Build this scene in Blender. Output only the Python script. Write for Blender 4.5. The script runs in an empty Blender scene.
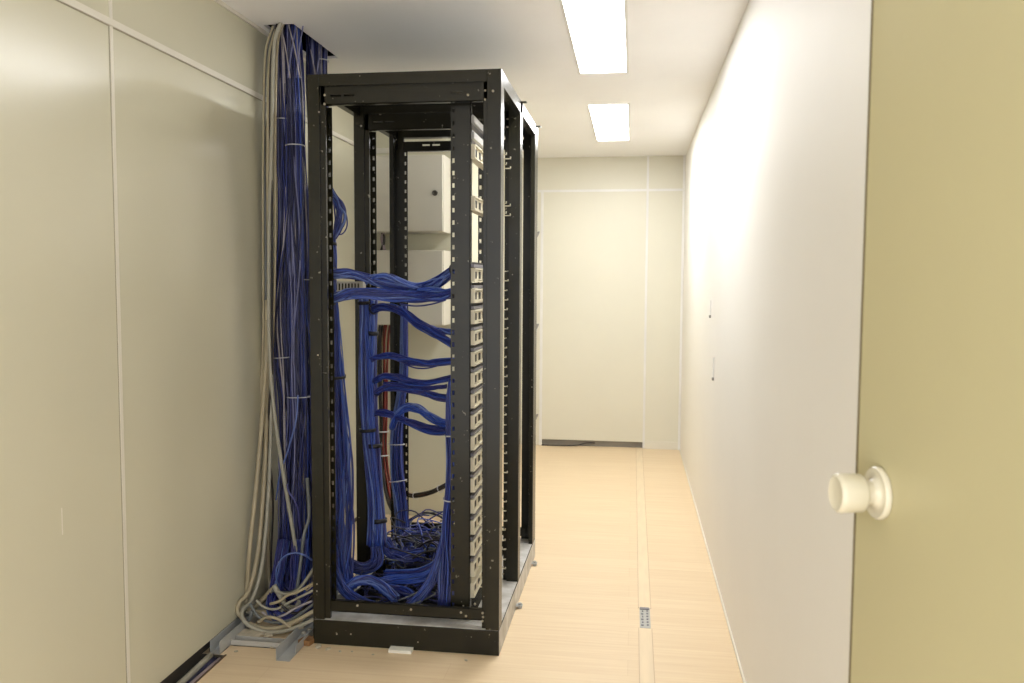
import bpy, bmesh, math, random
import numpy as np
from mathutils import Vector, Matrix

random.seed(7)
rng = np.random.RandomState(11)
S = bpy.context.scene
C = S.collection

# ------------------------------------------------------------------ camera
CF, YAW, PITCH, ROLL, CH = 845.9, 0.1421, 0.0697, 0.0052, 1.3588
fw = Vector((-math.sin(YAW) * math.cos(PITCH), math.cos(YAW) * math.cos(PITCH), -math.sin(PITCH)))
rt0 = Vector((math.cos(YAW), math.sin(YAW), 0))
up0 = rt0.cross(fw)
rt = rt0 * math.cos(ROLL) + up0 * math.sin(ROLL)
up = -rt0 * math.sin(ROLL) + up0 * math.cos(ROLL)


def at(px, py, Y):
    """the point of the room at depth Y that the photograph shows at (px, py)"""
    d = fw + rt * ((px - 512) / CF) + up * ((341.5 - py) / CF)
    t = Y / d.y
    return Vector((d.x * t, Y, CH + d.z * t))


cam = bpy.data.cameras.new('camera')
cam.sensor_width = 22.3
cam.lens = CF / 1024 * 22.3
cam.clip_start = 0.02
cam.dof.use_dof = True
cam.dof.focus_distance = 3.15
cam.dof.aperture_fstop = 4.0
co = bpy.data.objects.new('camera', cam)
C.objects.link(co)
M3 = Matrix((rt, up, -fw)).transposed()
co.matrix_world = Matrix.Translation((0, 0, CH)) @ M3.to_4x4()
S.camera = co

S.view_settings.view_transform = 'Standard'
S.view_settings.look = 'None'
S.view_settings.gamma = 1
S.view_settings.use_curve_mapping = False
S.view_settings.exposure = 1.42
world = bpy.data.worlds.new('world')
S.world = world
world.use_nodes = True
world.node_tree.nodes['Background'].inputs[0].default_value = (0.98, 0.985, 1.0, 1)
world.node_tree.nodes['Background'].inputs[1].default_value = 1.1


# --------------------------------------------------------------- materials
def lin(r, g, b):
    f = lambda c: (c / 255 / 12.92) if c / 255 <= 0.04045 else ((c / 255 + 0.055) / 1.055) ** 2.4
    return (f(r), f(g), f(b), 1)


def mat(name, col, rough=0.5, metal=0.0, spec=0.5, var=0.06, scale=6.0, col2=None, bump=0.0, coat=0.0, stretch=None):
    m = bpy.data.materials.new(name)
    m.use_nodes = True
    nt = m.node_tree
    b = nt.nodes['Principled BSDF']
    b.inputs['Roughness'].default_value = rough
    b.inputs['Metallic'].default_value = metal
    b.inputs['Specular IOR Level'].default_value = spec
    b.inputs['Coat Weight'].default_value = coat
    tc = nt.nodes.new('ShaderNodeTexCoord')
    mp = nt.nodes.new('ShaderNodeMapping')
    nt.links.new(tc.outputs['Object'], mp.inputs[0])
    if stretch:
        mp.inputs['Scale'].default_value = stretch
    n = nt.nodes.new('ShaderNodeTexNoise')
    n.inputs['Scale'].default_value = scale
    n.inputs['Detail'].default_value = 4
    nt.links.new(mp.outputs[0], n.inputs['Vector'])
    r = nt.nodes.new('ShaderNodeValToRGB')
    c2 = col2 or tuple(max(0, c * (1 - var)) for c in col[:3]) + (1,)
    r.color_ramp.elements[0].color = c2
    r.color_ramp.elements[0].position = 0.35
    r.color_ramp.elements[1].color = col
    r.color_ramp.elements[1].position = 0.65
    nt.links.new(n.outputs['Fac'], r.inputs[0])
    nt.links.new(r.outputs[0], b.inputs['Base Color'])
    if bump:
        bp = nt.nodes.new('ShaderNodeBump')
        bp.inputs['Strength'].default_value = bump
        bp.inputs['Distance'].default_value = 0.002
        nt.links.new(n.outputs['Fac'], bp.inputs['Height'])
        nt.links.new(bp.outputs[0], b.inputs['Normal'])
    return m


m_leftwall = mat('cream steel panel', lin(212, 208, 184), 0.27, spec=0.6, var=0.03, scale=1.5)
m_joint = mat('white joint strip', lin(226, 221, 207), 0.4, var=0.03)
m_backwall = mat('cream back panel', lin(222, 218, 201), 0.45, var=0.03, scale=2)
m_rightwall = mat('white painted plaster', lin(240, 237, 231), 0.58, spec=0.4, var=0.02, scale=2)
m_ceiling = mat('matt ceiling board', lin(250, 249, 248), 0.7, var=0.03, scale=2)
m_door = mat('cream door paint', lin(192, 183, 143), 0.38, var=0.03, scale=3)
m_dooredge = mat('door edge strip', lin(120, 108, 80), 0.5)
m_knob = mat('cream knob enamel', lin(222, 214, 190), 0.22, var=0.02)
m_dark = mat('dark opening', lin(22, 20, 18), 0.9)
m_grey = mat('grey sill metal', lin(150, 146, 140), 0.45, var=0.1)
m_frame = mat('lamp frame', lin(232, 230, 226), 0.4)
m_track = mat('galvanised steel', lin(182, 184, 183), 0.45, metal=0.0, var=0.18, scale=14)
m_plaster = mat('plaster crumbs', lin(205, 195, 175), 0.9, var=0.2, scale=40)
m_paper = mat('white paper', lin(238, 236, 226), 0.8, var=0.05)
m_wood = mat('raw wood', lin(150, 110, 70), 0.7, var=0.2, scale=30)
m_cream = mat('cream plastic', lin(214, 206, 182), 0.45, var=0.08, scale=20)
m_slot = mat('dark slot', lin(40, 36, 28), 0.7)
m_duct = mat('grey duct plastic', lin(120, 118, 124), 0.4, var=0.1)
m_lightduct = mat('light grey duct plastic', lin(178, 176, 170), 0.45, var=0.06)
m_box = mat('grey beige cabinet paint', lin(205, 200, 184), 0.4, var=0.03)
m_lock = mat('dark lock metal', lin(90, 84, 76), 0.3, metal=0.7)
m_screw = mat('steel screw', lin(190, 180, 160), 0.35, metal=0.7)
m_tie = mat('black cable tie', lin(22, 22, 28), 0.5)
m_wtie = mat('white cable tie', lin(200, 200, 205), 0.5)
m_blackcable = mat('black cable', lin(34, 28, 28), 0.45)
m_redcable = mat('dark red cable', lin(120, 42, 34), 0.45)
m_pinkcable = mat('pinkish grey cable', lin(165, 148, 152), 0.5)
B1 = mat('blue cable', lin(50, 77, 164), 0.3, var=0.15, scale=30)
B2 = mat('deep blue cable', lin(38, 50, 122), 0.32, var=0.15, scale=30)
B3 = mat('violet blue cable', lin(60, 61, 122), 0.34, var=0.15, scale=30)
B4 = mat('pale blue cable', lin(98, 120, 186), 0.3, var=0.15, scale=30)
G1 = mat('grey cable', lin(168, 164, 148), 0.4, var=0.12, scale=20)
G2 = mat('beige cable', lin(176, 164, 136), 0.42, var=0.12, scale=20)
G3 = mat('slate cable', lin(108, 112, 112), 0.4, var=0.12, scale=20)
BLUES = [B1, B1, B2, B2, B2, B3, B4]
DEEP = [B2, B2, B3, B1, B2]
T1 = mat('dusty blue cable', lin(46, 52, 104), 0.4, var=0.2, scale=25)
T2 = mat('dusty violet cable', lin(33, 34, 70), 0.4, var=0.2, scale=25)
T3 = mat('dusty highlight cable', lin(118, 120, 160), 0.4, var=0.2, scale=25)
T4 = mat('whitish cable', lin(176, 168, 172), 0.4, var=0.2, scale=25)
TRUNK = [T1, T1, T1, T2, T2, T2, T2, B1, B2, T3, T3, T4]  # pale tones mix dust with gloss highlights put into the strand colour
GREYS = [G1, G2, G1, G3]


def rack_material():
    m = mat('black rack paint', lin(37, 35, 24), 0.27, spec=0.32, var=0.3, scale=5)
    nt = m.node_tree
    b = nt.nodes['Principled BSDF']
    src = b.inputs['Base Color'].links[0].from_socket
    tc = next(n for n in nt.nodes if n.type == 'TEX_COORD')
    v = nt.nodes.new('ShaderNodeTexNoise')          # scattered paint chips and plaster splashes
    v.inputs['Scale'].default_value = 55
    v.inputs['Detail'].default_value = 3
    nt.links.new(tc.outputs['Object'], v.inputs['Vector'])
    r = nt.nodes.new('ShaderNodeValToRGB')
    r.color_ramp.elements[0].position = 0.70
    r.color_ramp.elements[1].position = 0.735
    nt.links.new(v.outputs['Fac'], r.inputs[0])
    mx = nt.nodes.new('ShaderNodeMix')
    mx.data_type = 'RGBA'
    nt.links.new(r.outputs[0], mx.inputs['Factor'])
    nt.links.new(src, mx.inputs['A'])
    mx.inputs['B'].default_value = lin(120, 116, 100)
    nt.links.new(mx.outputs['Result'], b.inputs['Base Color'])
    return m


m_rack = rack_material()
m_dust = mat('dusty grey base top', lin(208, 206, 202), 0.5, var=0.25, scale=14, col2=lin(168, 164, 156))


def floor_material():
    m = bpy.data.materials.new('pale wood laminate')
    m.use_nodes = True
    nt = m.node_tree
    b = nt.nodes['Principled BSDF']
    b.inputs['Roughness'].default_value = 0.42
    b.inputs['Specular IOR Level'].default_value = 0.4
    tc = nt.nodes.new('ShaderNodeTexCoord')
    mp = nt.nodes.new('ShaderNodeMapping')
    mp.inputs['Scale'].default_value = (1.2, 30, 1)
    nt.links.new(tc.outputs['Object'], mp.inputs[0])
    n = nt.nodes.new('ShaderNodeTexNoise')
    n.inputs['Scale'].default_value = 2.2
    n.inputs['Detail'].default_value = 6
    nt.links.new(mp.outputs[0], n.inputs['Vector'])
    r = nt.nodes.new('ShaderNodeValToRGB')
    r.color_ramp.elements[0].position = 0.3
    r.color_ramp.elements[0].color = lin(224, 199, 163)
    r.color_ramp.elements[1].position = 0.7
    r.color_ramp.elements[1].color = lin(233, 211, 176)
    nt.links.new(n.outputs['Fac'], r.inputs[0])
    bk = nt.nodes.new('ShaderNodeTexBrick')
    bk.inputs['Scale'].default_value = 1
    bk.inputs['Brick Width'].default_value = 1.25
    bk.inputs['Row Height'].default_value = 0.125
    bk.inputs['Mortar Size'].default_value = 0.0012
    bk.inputs['Color1'].default_value = (1, 1, 1, 1)
    bk.inputs['Color2'].default_value = (0.965, 0.955, 0.94, 1)
    bk.inputs['Mortar'].default_value = (0.92, 0.89, 0.85, 1)
    nt.links.new(tc.outputs['Object'], bk.inputs['Vector'])
    mx = nt.nodes.new('ShaderNodeMix')
    mx.data_type = 'RGBA'
    mx.blend_type = 'MULTIPLY'
    mx.inputs['Factor'].default_value = 1
    nt.links.new(r.outputs[0], mx.inputs['A'])
    nt.links.new(bk.outputs['Color'], mx.inputs['B'])
    nt.links.new(mx.outputs['Result'], b.inputs['Base Color'])
    return m


m_floor = floor_material()
m_strip = mat('pale wood strip', lin(233, 211, 176), 0.42, var=0.08, scale=5, stretch=(8, 1, 1))


def lamp_material(strength):
    m = bpy.data.materials.new('lit diffuser')
    m.use_nodes = True
    nt = m.node_tree
    nt.nodes.clear()
    o = nt.nodes.new('ShaderNodeOutputMaterial')
    e = nt.nodes.new('ShaderNodeEmission')
    e.inputs[0].default_value = (0.98, 0.99, 1.0, 1)
    e.inputs[1].default_value = strength
    nt.links.new(e.outputs[0], o.inputs[0])
    return m


m_lamp = lamp_material(13.0)


# ------------------------------------------------------------------ helpers
def link_mesh(name, verts, faces, m, parent=None, smooth=False, midx=None, loc=None):
    me = bpy.data.meshes.new(name)
    me.from_pydata([tuple(v) for v in verts], [], faces)
    ms = m if isinstance(m, list) else [m]
    for q in ms:
        me.materials.append(q)
    if midx is not None:
        me.polygons.foreach_set('material_index', midx)
    if smooth:
        me.polygons.foreach_set('use_smooth', [True] * len(me.polygons))
    me.update()
    o = bpy.data.objects.new(name, me)
    C.objects.link(o)
    if parent is not None:
        o.parent = parent
        o.matrix_parent_inverse = parent.matrix_world.inverted() if parent.type != 'EMPTY' else Matrix.Translation(-parent.location)
    return o


class MB:
    """collects boxes, prisms and lathes, then links them as ONE mesh"""
    def __init__(s):
        s.v, s.f, s.mi = [], [], []

    def box(s, a, b, mi=0):
        n = len(s.v)
        x0, y0, z0 = (min(a[i], b[i]) for i in range(3))
        x1, y1, z1 = (max(a[i], b[i]) for i in range(3))
        s.v += [(x0, y0, z0), (x1, y0, z0), (x1, y1, z0), (x0, y1, z0), (x0, y0, z1), (x1, y0, z1), (x1, y1, z1), (x0, y1, z1)]
        s.f += [tuple(n + i for i in q) for q in ((0, 3, 2, 1), (4, 5, 6, 7), (0, 1, 5, 4), (1, 2, 6, 5), (2, 3, 7, 6), (3, 0, 4, 7))]
        s.mi += [mi] * 6
        return s

    def prism(s, pts, z0, z1, mi=0, axis='z'):
        n, k = len(s.v), len(pts)
        tr = {'z': lambda p, h: (p[0], p[1], h), 'y': lambda p, h: (p[0], h, p[1]), 'x': lambda p, h: (h, p[0], p[1])}[axis]
        s.v += [tr(p, z0) for p in pts] + [tr(p, z1) for p in pts]
        s.f += [tuple(range(n + k - 1, n - 1, -1)), tuple(range(n + k, n + 2 * k))]
        s.f += [(n + i, n + (i + 1) % k, n + k + (i + 1) % k, n + k + i) for i in range(k)]
        s.mi += [mi] * (k + 2)
        return s

    def lathe(s, prof, origin, axis, seg=28, mi=0):
        """prof: (distance along axis, radius)"""
        a = Vector(axis).normalized()
        u = a.orthogonal().normalized()
        w = a.cross(u)
        n = len(s.v)
        for d, r in prof:
            for k in range(seg):
                t = 2 * math.pi * k / seg
                s.v.append(tuple(Vector(origin) + a * d + (u * math.cos(t) + w * math.sin(t)) * r))
        for i in range(len(prof) - 1):
            for k in range(seg):
                s.f.append((n + i * seg + k, n + i * seg + (k + 1) % seg, n + (i + 1) * seg + (k + 1) % seg, n + (i + 1) * seg + k))
                s.mi.append(mi)
        s.f.append(tuple(n + k for k in reversed(range(seg))))
        s.f.append(tuple(n + (len(prof) - 1) * seg + k for k in range(seg)))
        s.mi += [mi, mi]
        return s

    def link(s, name, m, parent=None, smooth=False, bevel=0.0):
        o = link_mesh(name, s.v, s.f, m, parent, smooth, s.mi)
        if bevel:
            bv = o.modifiers.new('bevel', 'BEVEL')
            bv.width = bevel
            bv.segments = 2
            bv.limit_method = 'ANGLE'
        return o


def smooth_path(pts, n):
    P = np.array([tuple(p) for p in pts], float)
    if len(P) == 2:
        t = np.linspace(0, 1, n)[:, None]
        return P[0] * (1 - t) + P[1] * t
    P = np.vstack([2 * P[0] - P[1], P, 2 * P[-1] - P[-2]])
    segs = len(P) - 3
    out = []
    for q in np.linspace(0, segs - 1e-9, n):
        i = int(q)
        t = q - i
        a, b, c, d = P[i], P[i + 1], P[i + 2], P[i + 3]
        out.append(0.5 * ((2 * b) + (c - a) * t + (2 * a - 5 * b + 4 * c - d) * t * t + (3 * b - a - 3 * c + d) * t ** 3))
    return np.array(out)


def frames(P):
    T = np.gradient(P, axis=0)
    T /= np.linalg.norm(T, axis=1)[:, None] + 1e-12
    a = np.array([0, 0, 1.0]) if abs(T[0][2]) < 0.8 else np.array([1.0, 0, 0])
    U = np.zeros_like(P)
    u = a - T[0] * (a @ T[0])
    for i in range(len(P)):
        u = u - T[i] * (u @ T[i])
        u /= np.linalg.norm(u) + 1e-12
        U[i] = u
    return T, U, np.cross(T, U)


def tubes(polys, radii, sides=5):
    V, F, idx = [], [], []
    for k, (P, r) in enumerate(zip(polys, radii)):
        T, U, W = frames(P)
        n0 = len(V)
        for i in range(len(P)):
            for s in range(sides):
                t = 2 * math.pi * s / sides
                V.append(tuple(P[i] + (U[i] * math.cos(t) + W[i] * math.sin(t)) * r))
        for i in range(len(P) - 1):
            for s in range(sides):
                a, b = n0 + i * sides + s, n0 + i * sides + (s + 1) % sides
                F.append((a, b, b + sides, a + sides))
                idx.append(k)
        F.append(tuple(n0 + s for s in reversed(range(sides))))
        F.append(tuple(n0 + (len(P) - 1) * sides + s for s in range(sides)))
        idx += [k, k]
    return V, F, idx


def label(o, text, cat, group=None):
    o['label'] = text
    o['category'] = cat
    if group:
        o['group'] = group
    return o


def structure(o):
    o['kind'] = 'structure'
    return o


def empty(name, loc):
    o = bpy.data.objects.new(name, None)
    o.location = loc
    o.empty_display_size = 0.1
    C.objects.link(o)
    return o


def bundle(name, pts, n, R, r, mats, text, cat='cable bundle', group=None, steps=26, wob=0.25, ties=(), tie_mat=None, splay=0.0, tie_w=0.012, flat=1.0):
    """a tied bundle of n strands along pts; R = radius, or a list of radii along the path"""
    P = smooth_path(pts, steps)
    T, U, W = frames(P)
    Rl = np.interp(np.linspace(0, 1, steps), np.linspace(0, 1, len(R)), R) if isinstance(R, (list, tuple)) else np.full(steps, R)
    tt = np.linspace(0, 1, steps)
    polys, radii, mi = [], [], []
    for i in range(n):
        rr = math.sqrt((i + 0.5) / n)
        th = i * 2.39996
        ph, ph2 = rng.uniform(0, 6.28, 2)
        a = th + wob * np.sin(6.28 * tt * rng.uniform(0.5, 1.6) + ph) + 0.5 * wob * np.sin(6.28 * tt * 3.1 + ph2)
        q = rr * Rl * (1 + wob * 0.35 * np.sin(6.28 * tt * rng.uniform(0.6, 2.0) + ph2))
        if splay:
            q = q * (1 + splay * rng.uniform(0, 1) * np.clip((tt - 0.7) / 0.3, 0, 1))
        polys.append(P + U * (np.cos(a) * q * flat)[:, None] + W * (np.sin(a) * q)[:, None])
        radii.append(r * rng.uniform(0.85, 1.15))
        mi.append(rng.randint(len(mats)))
    V, F, idx = tubes(polys, radii, 6)
    o = link_mesh(name, V, F, mats, None, True, [mi[k] for k in idx])
    label(o, text, cat, group)
    for t in ties:
        i = min(steps - 2, max(1, int(t * (steps - 1))))
        mb = MB()
        rad = Rl[i] * 1.12 + r
        n0 = 0
        seg = 18
        for d in (-tie_w / 2, tie_w / 2):
            for k in range(seg):
                g = 2 * math.pi * k / seg
                mb.v.append(tuple(P[i] + T[i] * d + (U[i] * math.cos(g) * flat + W[i] * math.sin(g)) * rad))
        for k in range(seg):
            mb.f.append((k, (k + 1) % seg, seg + (k + 1) % seg, seg + k))
            mb.mi.append(0)
        w = mb.link('cable_tie', tie_mat or m_tie, o, True)
        sd = w.modifiers.new('solid', 'SOLIDIFY')
        sd.thickness = 0.002
        sd.offset = 1
    return o


def cable(name, pts, r, m, text, cat='cable', group=None, steps=30, sides=8):
    P = smooth_path(pts, steps)
    V, F, idx = tubes([P], [r], sides)
    o = link_mesh(name, V, F, m, None, True)
    return label(o, text, cat, group)


# ------------------------------------------------------------------ setting
XL, XR, ZC, YB, ZT = -1.51, 0.396, 2.378, 6.977, 2.103
YF = -0.6
TR = -1.448          # floor slot along the left wall
fl = MB()
fl.box((TR, YF, -0.1), (XR + 0.4, YB + 0.12, 0))
fl.box((XL - 0.12, 2.815, -0.1), (TR, YB + 0.12, 0))
fl.box((XL - 0.12, YF, -0.16), (TR, 2.815, -0.1))
structure(fl.link('floor', m_floor))
st = MB().box((0.042, 3.5, -0.002), (0.09, YB - 0.01, 0.0022)).box((0.042, 1.0, -0.002), (0.09, 3.29, 0.0022))
o = structure(st.link('trim_1', m_strip))
sm = MB()
for x in (0.039, 0.0905):
    sm.box((x, 3.5, -0.002), (x + 0.0025, YB - 0.01, 0.0024)).box((x, 1.0, -0.002), (x + 0.0025, 3.29, 0.0024))
structure(sm.link('trim_2', mat('strip seam', lin(206, 180, 144), 0.6)))

# ceiling with the ragged cable opening and the two lamp recesses cut out
HX0, HX1, HY0, HY1 = -1.478, -1.352, 3.278, 3.80
LX0, LX1 = -0.282, -0.038
L1, L2 = (3.02, 4.215), (4.938, 6.19)


def ceiling():
    xs = [XL - 0.12, HX0, HX1, LX0, LX1, XR + 0.4]
    ys = [YF, L1[0], HY0, HY1, L1[1], L2[0], L2[1], YB + 0.12]
    mb = MB()
    for i in range(len(xs) - 1):
        for j in range(len(ys) - 1):
            cx, cy = (xs[i] + xs[i + 1]) / 2, (ys[j] + ys[j + 1]) / 2
            if HX0 < cx < HX1 and HY0 < cy < HY1:
                continue
            if LX0 < cx < LX1 and (L1[0] < cy < L1[1] or L2[0] < cy < L2[1]):
                continue
            mb.box((xs[i], ys[j], ZC), (xs[i + 1], ys[j + 1], ZC + 0.012))
    return structure(mb.link('ceiling', m_ceiling))


ceiling()
# the dark void above the opening
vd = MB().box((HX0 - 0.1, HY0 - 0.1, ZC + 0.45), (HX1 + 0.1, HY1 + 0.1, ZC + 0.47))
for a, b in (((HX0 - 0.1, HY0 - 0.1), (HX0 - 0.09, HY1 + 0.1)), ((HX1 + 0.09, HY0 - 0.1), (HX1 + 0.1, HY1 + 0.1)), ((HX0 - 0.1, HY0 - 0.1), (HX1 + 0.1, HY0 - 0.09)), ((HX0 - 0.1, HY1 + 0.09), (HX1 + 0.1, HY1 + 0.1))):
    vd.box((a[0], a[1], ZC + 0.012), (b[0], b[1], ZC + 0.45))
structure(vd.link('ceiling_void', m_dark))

structure(MB().box((XL - 0.12, YF, 0.05), (XL, YB + 0.12, ZC)).link('wall_left', m_leftwall))
structure(MB().box((XL - 0.12, YF, -0.16), (XL - 0.03, YB, 0.05)).box((XL - 0.03, 2.806, -0.1), (TR, 2.814, 0.0)).link('trim_10', mat('painted wall foot shade', lin(84, 78, 70), 0.8, var=0.3)))  # dark colour stands in for shade under the wall and at the slot end
structure(MB().box((XR, 0.92, 0), (XR + 0.4, YB + 0.12, ZC)).box((XR + 0.2, YF, 0), (XR + 0.4, 0.92, ZC)).link('wall_right', m_rightwall))
bw = MB().box((XL, YB, 0), (-0.755, YB + 0.12, ZC)).box((-0.755, YB, 2.115), (0.102, YB + 0.12, ZC)).box((0.102, YB, 0), (XR, YB + 0.12, ZC)).box((-0.9, YB + 0.12, 0), (0.25, YB + 0.14, 2.2)).box((-0.755, YB + 0.041, 0.052), (0.102, YB + 0.12, 2.115))  # last box: unseen backing added to stop light leaking round the door
structure(bw.link('wall_back', m_backwall))
structure(MB().box((XL, 4.72, 0), (-0.985, 5.4, ZC)).link('wall_column', m_leftwall))

MB().box((XL - 0.002, 2.037, 0.676), (XL + 0.0006, 2.041, 0.749)).link('scuff', m_joint, bpy.data.objects['wall_left'])
# joint strips of the left wall panels
j = MB()
for y in (2.316, 1.39, 0.46):
    j.box((XL - 0.004, y - 0.008, 0.05), (XL + 0.003, y + 0.006, ZC))
structure(j.link('trim_3', m_joint))
structure(MB().box((XL - 0.004, YF, ZT - 0.01), (XL + 0.006, 4.72, ZT + 0.01)).box((XL, 4.714, ZT - 0.014), (-0.985, 4.722, ZT + 0.014)).link('trim_4', m_joint))
structure(MB().box((XL - 0.004, YF, ZC - 0.014), (XL + 0.008, 4.72, ZC)).link('trim_5', m_joint))
gr = MB()
for y in (2.316, 1.39):
    gr.box((XL - 0.004, y - 0.0115, 0.05), (XL + 0.001, y - 0.008, ZT - 0.014))
gr.box((XL - 0.004, YF, ZT - 0.0135), (XL + 0.002, 4.72, ZT - 0.01))
structure(gr.link('trim_6', mat('joint groove', lin(160, 153, 132), 0.6)))
# back wall joints
structure(MB().box((-0.764, YB - 0.005, 0), (-0.742, YB + 0.01, ZT)).box((0.092, YB - 0.005, 0), (0.110, YB + 0.01, ZC)).box((-0.9, YB - 0.0052, ZT - 0.005), (XR, YB + 0.01, ZT + 0.014)).link('trim_7', m_frame))
structure(MB().box((XR - 0.018, YB - 0.02, 0), (XR, YB, ZC)).link('trim_8', m_frame))
structure(MB().box((0.112, YB - 0.012, 0), (XR - 0.018, YB, 0.062)).box((-1.2, YB - 0.012, 0), (-0.79, YB, 0.055)).link('baseboard_back', m_joint))
structure(MB().box((XR - 0.006, 0.95, 0), (XR, YB - 0.02, 0.012)).link('baseboard_right', m_joint))
d1 = structure(MB().box((-0.745, YB - 0.003, 0.052), (0.094, YB + 0.04, 2.10)).link('door_1', m_backwall))
for z in (1.76, 1.0, 0.245):
    MB().prism([(-0.80, z + 0.015), (-0.772, z + 0.02), (-0.772, z + 0.008), (-0.79, z - 0.03), (-0.80, z - 0.03)], YB - 0.02, YB - 0.002, axis='y').link('hinge', m_grey, d1, bevel=0.002)
structure(MB().box((-0.745, YB + 0.03, 0), (0.094, YB + 0.12, 0.052)).link('door_sill', m_grey))
cable('dark_cable', [(-0.74, YB - 0.02, 0.006), (-0.6, YB - 0.03, 0.008), (-0.45, YB - 0.02, 0.012), (-0.38, YB + 0.005, 0.028), (-0.3, YB + 0.015, 0.03)], 0.005, m_blackcable,
      'thin dark cable lying along the gap under the far door panel')

# open cream door at the right, hinged near the camera
DE = at(857.5, 440, 1.135)
ddir = Vector((0.178, -0.984, 0)).normalized()
dn = Vector((-0.984, -0.178, 0)).normalized()


def door_leaf():
    e = Vector((DE.x, DE.y, 0))
    t = 0.036
    p = [e, e + ddir * 0.82, e + ddir * 0.82 - dn * t, e - dn * t]
    r = [tuple(q.xy) for q in p]
    o = structure(MB().prism(r, 0.008, 2.08).link('door_2', m_door, bevel=0.0015))
    s = [e + dn * 0.0008 - ddir * 0.0012, e + dn * 0.0008 + ddir * 0.004, e - dn * (t - 0.002) + ddir * 0.004, e - dn * (t - 0.002) - ddir * 0.0012]
    MB().prism([tuple(q.xy) for q in s], 0.01, 2.078).link('edge_strip', m_dooredge, o)
    return o, e


dl, e = door_leaf()
KY = 1.068
kp = at(876, 493, KY)
# put the rose on the door plane
kp = kp - dn * ((kp - Vector((e.x, e.y, kp.z))).dot(dn))
kn = MB().lathe([(0, 0.029), (0.0008, 0.0315), (0.003, 0.0322), (0.0065, 0.0318), (0.008, 0.030), (0.0068, 0.027), (0.0062, 0.021), (0.008, 0.0175), (0.012, 0.0155)], kp, dn, 44).link('knob_rose', m_knob, dl, True)
kb = MB().lathe([(0.006, 0.0150), (0.018, 0.0145), (0.021, 0.0165), (0.023, 0.0215), (0.026, 0.0235), (0.05, 0.0242), (0.0545, 0.0232), (0.056, 0.0205), (0.0545, 0.017), (0.0545, 0.004)], kp, dn, 44).link('door_knob', m_knob, dl, True)
for q in (kn, kb):
    es = q.modifiers.new('es', 'EDGE_SPLIT')
    es.split_angle = math.radians(50)

# ceiling lamps
for k, (a, b) in enumerate((L1, L2)):
    t = empty('ceiling_light', ((LX0 + LX1) / 2, (a + b) / 2, ZC))
    f = MB()
    w = 0.012
    f.box((LX0, a, ZC - 0.003), (LX0 + w, b, ZC + 0.03)).box((LX1 - w, a, ZC - 0.003), (LX1, b, ZC + 0.03))
    f.box((LX0 + w, a, ZC - 0.003), (LX1 - w, a + w, ZC + 0.03)).box((LX0 + w, b - w, ZC - 0.003), (LX1 - w, b, ZC + 0.03))
    f.link('frame', m_frame, t)
    MB().box((LX0 + w, a + w, ZC + 0.002), (LX1 - w, b - w, ZC + 0.03)).link('diffuser', m_lamp, t)
    label(t, ['lit rectangular ceiling light nearer the camera, beside the rack top', 'lit rectangular ceiling light farther off, close to the far wall'][k], 'ceiling light', 'recessed ceiling lights')

# small fittings on the right wall
for (y, z0, z1, txt) in ((4.45, 1.182, 1.274, 'upper of two small pale clips on the white right wall'), (4.22, 0.885, 0.999, 'lower of two small pale clips on the white right wall')):
    t = empty('wall_clip', (XR, y, z0))
    MB().box((XR - 0.006, y - 0.008, z0 + 0.015), (XR, y + 0.008, z1)).link('plate', m_frame, t, bevel=0.002)
    MB().box((XR - 0.010, y - 0.007, z0), (XR, y + 0.007, z0 + 0.015)).link('hook', m_grey, t, bevel=0.002)
    label(t, txt, 'wall clip', 'clips on the right wall')

# metal clip in the floor strip
t = empty('floor_clip', (0.066, 3.39, 0))
MB().box((0.045, 3.29, 0.0), (0.087, 3.5, 0.003)).link('plate', m_lightduct, t)
q = MB()
for i in range(7):
    y = 3.31 + i * 0.029
    q.box((0.05 + 0.004 * (i % 2), y, 0.002), (0.06, y + 0.012, 0.005)).box((0.072, y + 0.006, 0.002), (0.08, y + 0.016, 0.005))
q.box((0.046, 3.478, 0.002), (0.084, 3.498, 0.006)).link('slot', m_duct, t)
label(t, 'small perforated metal clip set into the narrow floor strip', 'floor clip')

# ------------------------------------------------------------------ the rack
X0, X1, Y0, Y1, RH = -1.1725, -0.466, 2.960, 4.1025, 2.1
YM = 3.47
rack = empty('network_rack', ((X0 + X1) / 2, (Y0 + Y1) / 2, 0))
label(rack, 'tall open black steel network rack with bare posts and punched rails', 'network rack')
ZB = at(330, 620, Y0).z
bs = MB()
for x0, y0, x1, y1 in ((X0, Y0, X1, Y0 + 0.085), (X0, Y1 - 0.085, X1, Y1), (X0, Y0 + 0.085, X0 + 0.07, Y1 - 0.085), (X1 - 0.12, Y0 + 0.085, X1, Y1 - 0.085)):
    bs.box((x0, y0, 0), (x1, y1, ZB - 0.002), 0)
    bs.box((x0 + 0.004, y0 + 0.003, ZB - 0.002), (x1 - 0.003, y1 - 0.003, ZB), 1)
bs.box((X0 + 0.07, Y0 + 0.085, 0.002), (X1 - 0.12, Y1 - 0.085, 0.03), 0)
bs.box((X1 - 0.002, Y0 + 0.003, 0.003), (X1 + 0.0006, Y1, ZB - 0.003), 1)
bs.link('base_frame', [m_rack, m_dust], rack, bevel=0.002)
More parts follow.
